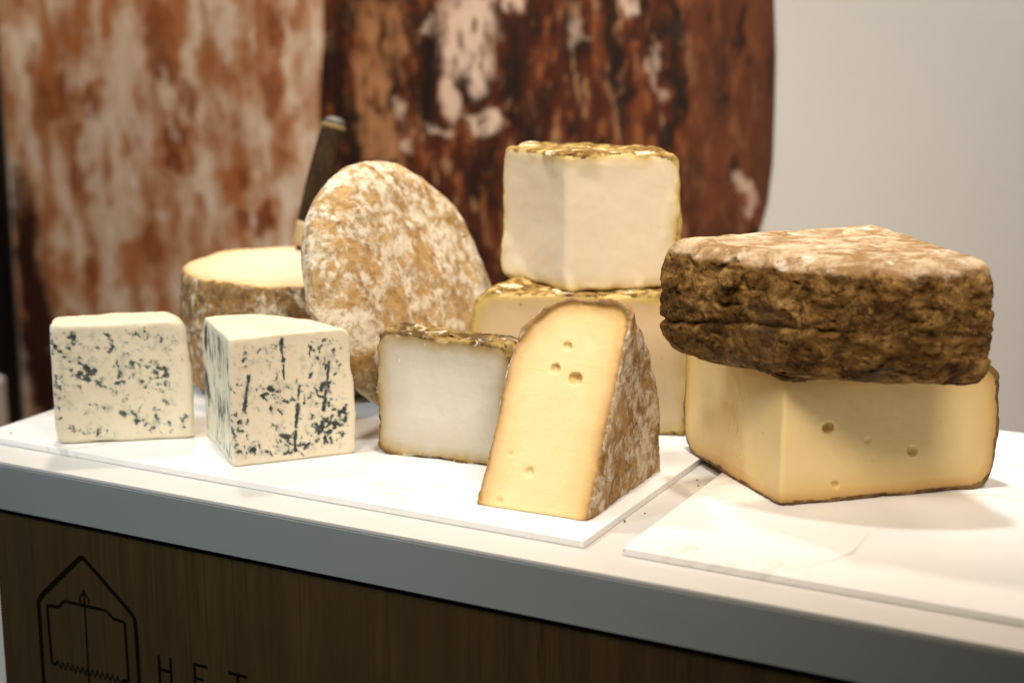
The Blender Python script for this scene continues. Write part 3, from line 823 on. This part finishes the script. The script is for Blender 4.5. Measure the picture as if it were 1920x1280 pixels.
# upper dark quarter wheel, rind to the viewer
def det_upper(P, d, rd):
    r = np.hypot(P[:, 0], P[:, 1]); th = np.degrees(np.arctan2(P[:, 1], P[:, 0]))   # 0..82 deg along the rim
    side = sstep(0.150, 0.188, r)
    topm = sstep(0.088, 0.102, P[:, 2])
    A = np.stack([th * 0.0035, r, P[:, 2]], 1)
    rough = 0.0024 * fbm(P, (13, 13, 18), 2, 41) + 0.0013 * (0.55 - ridged(P, (20, 20, 60), 3, 42)) + 0.0009 * fbm(P, 100, 3, 43, 0.6)
    pits = 0.0026 * sstep(0.30, 0.62, fbm(P, (50, 50, 76), 3, 45)) + 0.0016 * sstep(0.30, 0.5, fbm(P, (120, 120, 150), 2, 46))
    zc = 0.0345 + 0.0135 * sstep(0, 34, th) + 0.0022 * fbm(A, (60, 1, 1), 3, 47)
    cr = np.exp(-((P[:, 2] - zc) / 0.0024) ** 2) * sstep(66, 40, th)
    ledge = 0.0010 * sstep(0.0, 0.004, P[:, 2] - zc) * sstep(0.020, 0.006, P[:, 2] - zc) * sstep(60, 30, th)
    d = d + side * (1 - 0.85 * topm) * (rough + pits + 0.0042 * cr + ledge)
    d = d + topm * (0.0012 * fbm(P, 28, 4, 48) + 0.0007 * fbm(P, 120, 3, 49))
    # crumbly knob near the upper rim
    a = rad(23.5)
    q = P - np.array([0.211 * math.cos(a), 0.211 * math.sin(a), 0.083])
    knob = np.linalg.norm(q * np.array([1, 1, 1.5]), axis=1) - 0.010
    return -smax(-d, -(knob + 0.004 * fbm(P, 150, 3, 50)), 0.004)
wheel_sector('dark_rind_cheese', 'quarter wheel with rough dark brown rind and chalky top, on the amber cheese', 'cheese', (-0.3980, 1.4660, ZS + 0.1138), 229.0, 84, 0.1965, 0.1045, 0.00135, AMBER, DARKRIND, det_upper, 0.0125, 0.020, 0.024, 0.004, 0.011, lambda a: 0.011 * sstep(0.55, 0.0, a), 0.013, 0.0012, 60, 4)

# back stack: half wheel below, third of a wheel on top
def soft_edges(seed, H, drip=0.0):
    def det(P, d, rd):
        e = sstep(0.012, 0.0, rd)
        d = d + 0.0004 * fbm(P, 24, 2, seed) + 0.00012 * fbm(P, 110, 3, seed + 1)
        d = d + e * (0.0016 * fbm(P, 20, 3, seed + 2) + 0.0008 * fbm(P, 70, 3, seed + 3))
        lump = sstep(0.08, 0.5, fbm(P * np.array([1, 1, 0.4]), 22, 2, seed + 4)) * sstep(0.026, 0.004, rd)
        return d - drip * lump
    return det
wheel_sector('white_cheese', 'pale half wheel at the bottom of the tall stack, yellow under its rind', 'cheese', (-0.6625, 1.4050, ZS), 23.6, 180, 0.1050, 0.1400, 0.0017, SHADEDCREAM, SOFTRIND, soft_edges(61, 0.14, 0.0035), 0.002, 0.018, 0.012, 0.006, 0.0065, None, 0.0030, 0.0050, 30, 6, 'pale cheeses of the tall stack')
wheel_sector('white_cheese', 'pale chunk with brown crusted top, on top of the tall stack', 'cheese', (-0.6780, 1.4020, ZS + 0.1402), 38.0, 113, 0.1110, 0.1315, 0.0016, CREAM, SOFTRIND, soft_edges(71, 0.1315, 0.002), 0.002, 0.014, 0.016, 0.005, 0.0065, None, 0.0030, 0.0050, 30, 7, 'pale cheeses of the tall stack')

# small grey-white slice with dark crust
def crust_slice():
    root = tag(empty('crusted_cheese', (-0.8030, 1.2610, ZS), rad(5.5)), 'small greyish white slice with thin dark crust, between blue cheese and leaning wedge', 'cheese')
    W, D, H = 0.1325, 0.040, 0.1165
    def base(x, y, z):
        side = np.abs(x - W / 2) - (W / 2 - 0.004 * (1 - np.clip(y / D, 0, 1)) * 0 + 0.0025 * np.sin(np.clip(z / H, 0, 1) * math.pi))
        skin = smax(smax(side, z - H - 0.02 * (0.5 - x / W) * 0.25, 0.012), -z, 0.016)
        d = smax(smax(skin, -y, 0.003), y - D, 0.003)
        return d, -skin
    def det(P, d, rd):
        e = sstep(0.010, 0.0, rd)
        d = d + 0.0005 * fbm(P, 35, 3, 81) + e * (0.0015 * fbm(P, 26, 3, 82) + 0.0012 * fbm(P, 110, 3, 83))
        chip = 0.0035 * sstep(0.25, 0.6, fbm(P, 55, 3, 84)) * sstep(0.006, 0.0, rd)
        return d + chip
    V, F = carve((-0.016, -0.012, -0.012), (W + 0.016, D + 0.012, H + 0.018), 0.0011, base, det, 0.006)
    _, rd = base(V[:, 0], V[:, 1], V[:, 2])
    split_parts(root, V, F, rd + 0.0018 * fbm(V, 75, 4, 85) < 0.0030, {'rd': rd}, GREYWHITE, WHITERIND)
crust_slice()

# leaning amber wedge: stands on one cut, the other cut leans back towards the viewer
def leaning_wedge():
    root = tag(empty('leaning_wedge', (-0.6500, 1.1713, ZS), rad(1.5)), 'tall amber wedge with small eyes leaning back at the front of the slab', 'cheese')
    W = 0.1045
    def base(x, y, z):
        r = np.sqrt(y * y + z * z)
        ph = np.degrees(np.arctan2(np.maximum(z, 0), np.maximum(y, 1e-5)))
        Rr = 0.1665 + 0.0225 * np.clip(ph / 60.5, 0, 1.2) ** 1.4
        Rl = Rr - 0.016 * sstep(0.05, 0.0, x)
        lean = 0.0040 * np.clip(z / 0.16, 0, 1)
        skin = smax(r - Rl, lean * 0 - x, 0.050)
        skin = smax(skin, x - W, 0.018)
        fr = -(y * math.sin(rad(60.5)) - z * math.cos(rad(60.5)))
        d = smax(smax(skin, fr, 0.003), -z, 0.0025)
        return d, -skin
    def det(P, d, rd):
        e = sstep(0.008, 0.0, rd)
        arc = sstep(0.145, 0.16, np.hypot(P[:, 1], P[:, 2]))
        d = d + 0.0004 * fbm(P, 30, 3, 91) + e * (0.0016 * fbm(P, 26, 3, 92) + 0.0008 * fbm(P, 130, 3, 93) + 0.0018 * arc * fbm(P, 45, 2, 94))
        d = d - 0.0022 * sstep(0.004, 0.0, rd) * arc
        s, c = math.sin(rad(60.5)), math.cos(rad(60.5))
        wob = 0.0008 * fbm(P, 140, 2, 79)
        for u, w, r, dep in ((0.0517, 0.1471, 0.0040, 0.05), (0.045, 0.127, 0.0046, -0.1), (0.0654, 0.1199, 0.0060, -0.3), (0.0217, 0.0473, 0.0030, 0.7), (0.0418, 0.0347, 0.0046, 0.3), (0.0213, 0.0066, 0.0036, 0.5)):
            d = pit(P, d, (u, w * c - r * dep * s, w * s + r * dep * c), r, wob)
        return d
    V, F = carve((-0.012, -0.012, -0.01), (W + 0.012, 0.190, 0.185), 0.0012, base, det, 0.0075)
    _, rd = base(V[:, 0], V[:, 1], V[:, 2])
    arc = sstep(0.150, 0.160, np.hypot(V[:, 1], V[:, 2])) * sstep(0.100, 0.094, V[:, 0])
    split_parts(root, V, F, rd + 0.0012 * fbm(V, 110, 3, 95) < 0.0022, {'rd': rd, 'arc': arc}, AMBER, WEDGERIND)
leaning_wedge()

# round cheese with cut top, behind the blue cheeses
def round_cheese():
    root = tag(empty('round_cheese', (-1.0296, 1.4505, ZS)), 'round cheese with mottled side and pale cut top, behind the blue cheeses', 'cheese')
    Rr, H = 0.1190, 0.1300
    def base(x, y, z):
        r = np.sqrt(x * x + y * y)
        t = np.clip(z / H * 2 - 0.9, -1.2, 1.2)
        skin = smax(r - (Rr + 0.004 * (1 - t * t)), -z, 0.026)
        return smax(skin, z - H, 0.006), -skin
    def det(P, d, rd):
        e = sstep(0.010, 0.0, rd)
        d = d + 0.0008 * fbm(P, 20, 3, 101) + e * (0.0018 * fbm(P, 25, 3, 102) + 0.0010 * fbm(P, 110, 3, 103))
        return d + 0.0020 * e * fbm(P, (10, 10, 30), 2, 104)
    V, F = carve((-0.14, -0.14, -0.012), (0.14, 0.14, H + 0.014), 0.0018, base, det, 0.006)
    _, rd = base(V[:, 0], V[:, 1], V[:, 2])
    split_parts(root, V, F, rd + 0.002 * fbm(V, 80, 3, 105) < 0.0022, {'rd': rd}, STRAW, BROWNRIND)
round_cheese()

# whole disc cheese leaning on the round one
def disc_cheese():
    R0, T = 0.1365, 0.070
    az, lean = rad(-3.0), rad(22.5)
    root = tag(empty('disc_cheese', (-0.8610, 1.4020, ZS)), 'whole flat mottled wheel standing on edge, leaning left on the round cheese', 'cheese')
    n = Vector((math.cos(az) * math.cos(lean), math.sin(az) * math.cos(lean), math.sin(lean)))
    hx = Vector((-math.sin(az), math.cos(az), 0))
    u = n.cross(hx)
    if u.z < 0: u = -u
    def base(x, y, z):
        r = np.sqrt(x * x + y * y)
        t = np.clip(z / (T / 2), -1, 1)
        dome = 0.006 * (1 - np.clip(r / R0, 0, 1) ** 2)
        skin = smax(r - (R0 - 0.004 * t * t), np.abs(z) - (T / 2 - 0.006 + dome), 0.040)
        return skin, -skin
    def det(P, d, rd):
        return d + 0.0020 * fbm(P, 18, 3, 111) + 0.0010 * fbm(P, 70, 3, 112)
    V, F = carve((-0.148, -0.148, -0.046), (0.148, 0.148, 0.046), 0.0018, base, det, 0.006)
    # hx, u, n basis; hx x u = n must hold
    B = np.array([hx, u, n])
    if np.linalg.det(B) < 0: B[0] *= -1
    W = V @ B
    W[:, 2] -= W[:, 2].min() - 0.0003
    o = link('rind', np_mesh('rind', W, F), PALERIND, root)
disc_cheese()

# ---- cheese knife stuck in the round cheese
def knife():
    foot = Vector((-1.073, 1.528, ZS + 0.1300)); top = Vector((-1.052, 1.574, 0.2825))
    root = tag(empty('cheese_knife', foot), 'dark handled knife stuck upright in the round cheese behind the disc', 'knife')
    ax = (top - foot); L = ax.length; ax.normalize()
    q = ax.to_track_quat('Z', 'Y').to_matrix().to_4x4()
    def lathe(name, prof, mat, sx=1.0, sy=1.0, parent=None):
        bm = bmesh.new(); rings = []
        for zz_, r in prof:
            rings.append([bm.verts.new(q @ Vector((r * sx * math.cos(a), r * sy * math.sin(a), zz_))) for a in [2 * math.pi * i / 28 for i in range(28)]])
        for r0, r1 in zip(rings[:-1], rings[1:]):
            for i in range(28):
                bm.faces.new((r0[i], r0[(i + 1) % 28], r1[(i + 1) % 28], r1[i]))
        bm.faces.new(rings[0][::-1]); bm.faces.new(rings[-1])
        for f in bm.faces: f.smooth = True
        me = bpy.data.meshes.new(name); bm.to_mesh(me); bm.free()
        return link(name, me, mat, parent or root)
    wood = M('dark_handle_wood', 0.75, 0.15)
    g = wood.noise(40, 6, 0.6, 0.5, wood.scale(wood.co(), (3, 3, 0.6)))
    wood.color(wood.ramp(g, [(0.3, (0.012, 0.006, 0.002)), (0.55, (0.034, 0.018, 0.006)), (0.75, (0.07, 0.04, 0.014))]))
    brass = plain('brass', (0.20, 0.135, 0.05), 0.7, 0.3, 0.0)
    steel = plain('steel', (0.10, 0.095, 0.085), 0.6, 0.3, 0.3)
    horn = plain('pale_horn', (0.40, 0.30, 0.16), 0.6)
    lathe('blade', [(-0.06, 0.004), (-0.03, 0.0105), (0.006, 0.0115)], steel, 1.0, 0.12)
    lathe('ferrule', [(0.004, 0.010), (0.007, 0.0130), (0.028, 0.0145), (0.0315, 0.0150)], horn, 1.0, 0.8)
    hd = lathe('handle', [(0.0312, 0.0140), (0.034, 0.0150), (0.060, 0.0166), (0.090, 0.0176), (0.120, 0.0172), (L - 0.016, 0.0164), (L - 0.0135, 0.0160)], wood.mat, 1.0, 0.75)
    lathe('collar', [(L - 0.0134, 0.0167), (L - 0.012, 0.0172), (L - 0.009, 0.0172), (L - 0.0078, 0.0166)], brass, 1.0, 0.75, hd)
    lathe('end_cap', [(L - 0.0077, 0.0155), (L - 0.004, 0.0146), (L - 0.001, 0.0118), (L + 0.001, 0.007)], steel, 1.0, 0.75, hd)
knife()

# ---- crumbs by the slabs
cm = plain('crumb', (0.20, 0.115, 0.04), 0.7)
rng = random.Random(4)
for (x, y, z, s), lb in zip(((-0.5146, 1.3395, 0.0, 0.0009), (-0.5080, 1.3250, 0.0, 0.0008), (-0.5022, 1.3300, 0.0, 0.0008), (-0.5268, 1.2060, 0.0, 0.0012), (-0.5205, 1.2340, 0.0, 0.0008), (-1.1560, 1.1480, ZS, 0.0010)),
        ('tiny brown crumb in the gap between slabs, farthest from the viewer', 'tiny brown crumb in the gap, middle of three below the stacked quarter wheels', 'tiny brown crumb in the gap close to the edge of the right slab', 'larger brown crumb beside the front corner of the long slab', 'tiny brown crumb beside the long slab right of the leaning wedge', 'tiny brown crumb on the left end of the long slab')):
    bm = bmesh.new()
    bmesh.ops.create_icosphere(bm, subdivisions=1, radius=s)
    for v in bm.verts: v.co *= rng.uniform(0.65, 1.3)
    mz = min(v.co.z for v in bm.verts)
    for v in bm.verts: v.co.z -= mz
    me = bpy.data.meshes.new('crumb'); bm.to_mesh(me); bm.free()
    o = link('crumb', me, cm); o.location = (x, y, z + 0.0001)
    tag(o, lb, 'crumb', 'crumbs around the slabs')
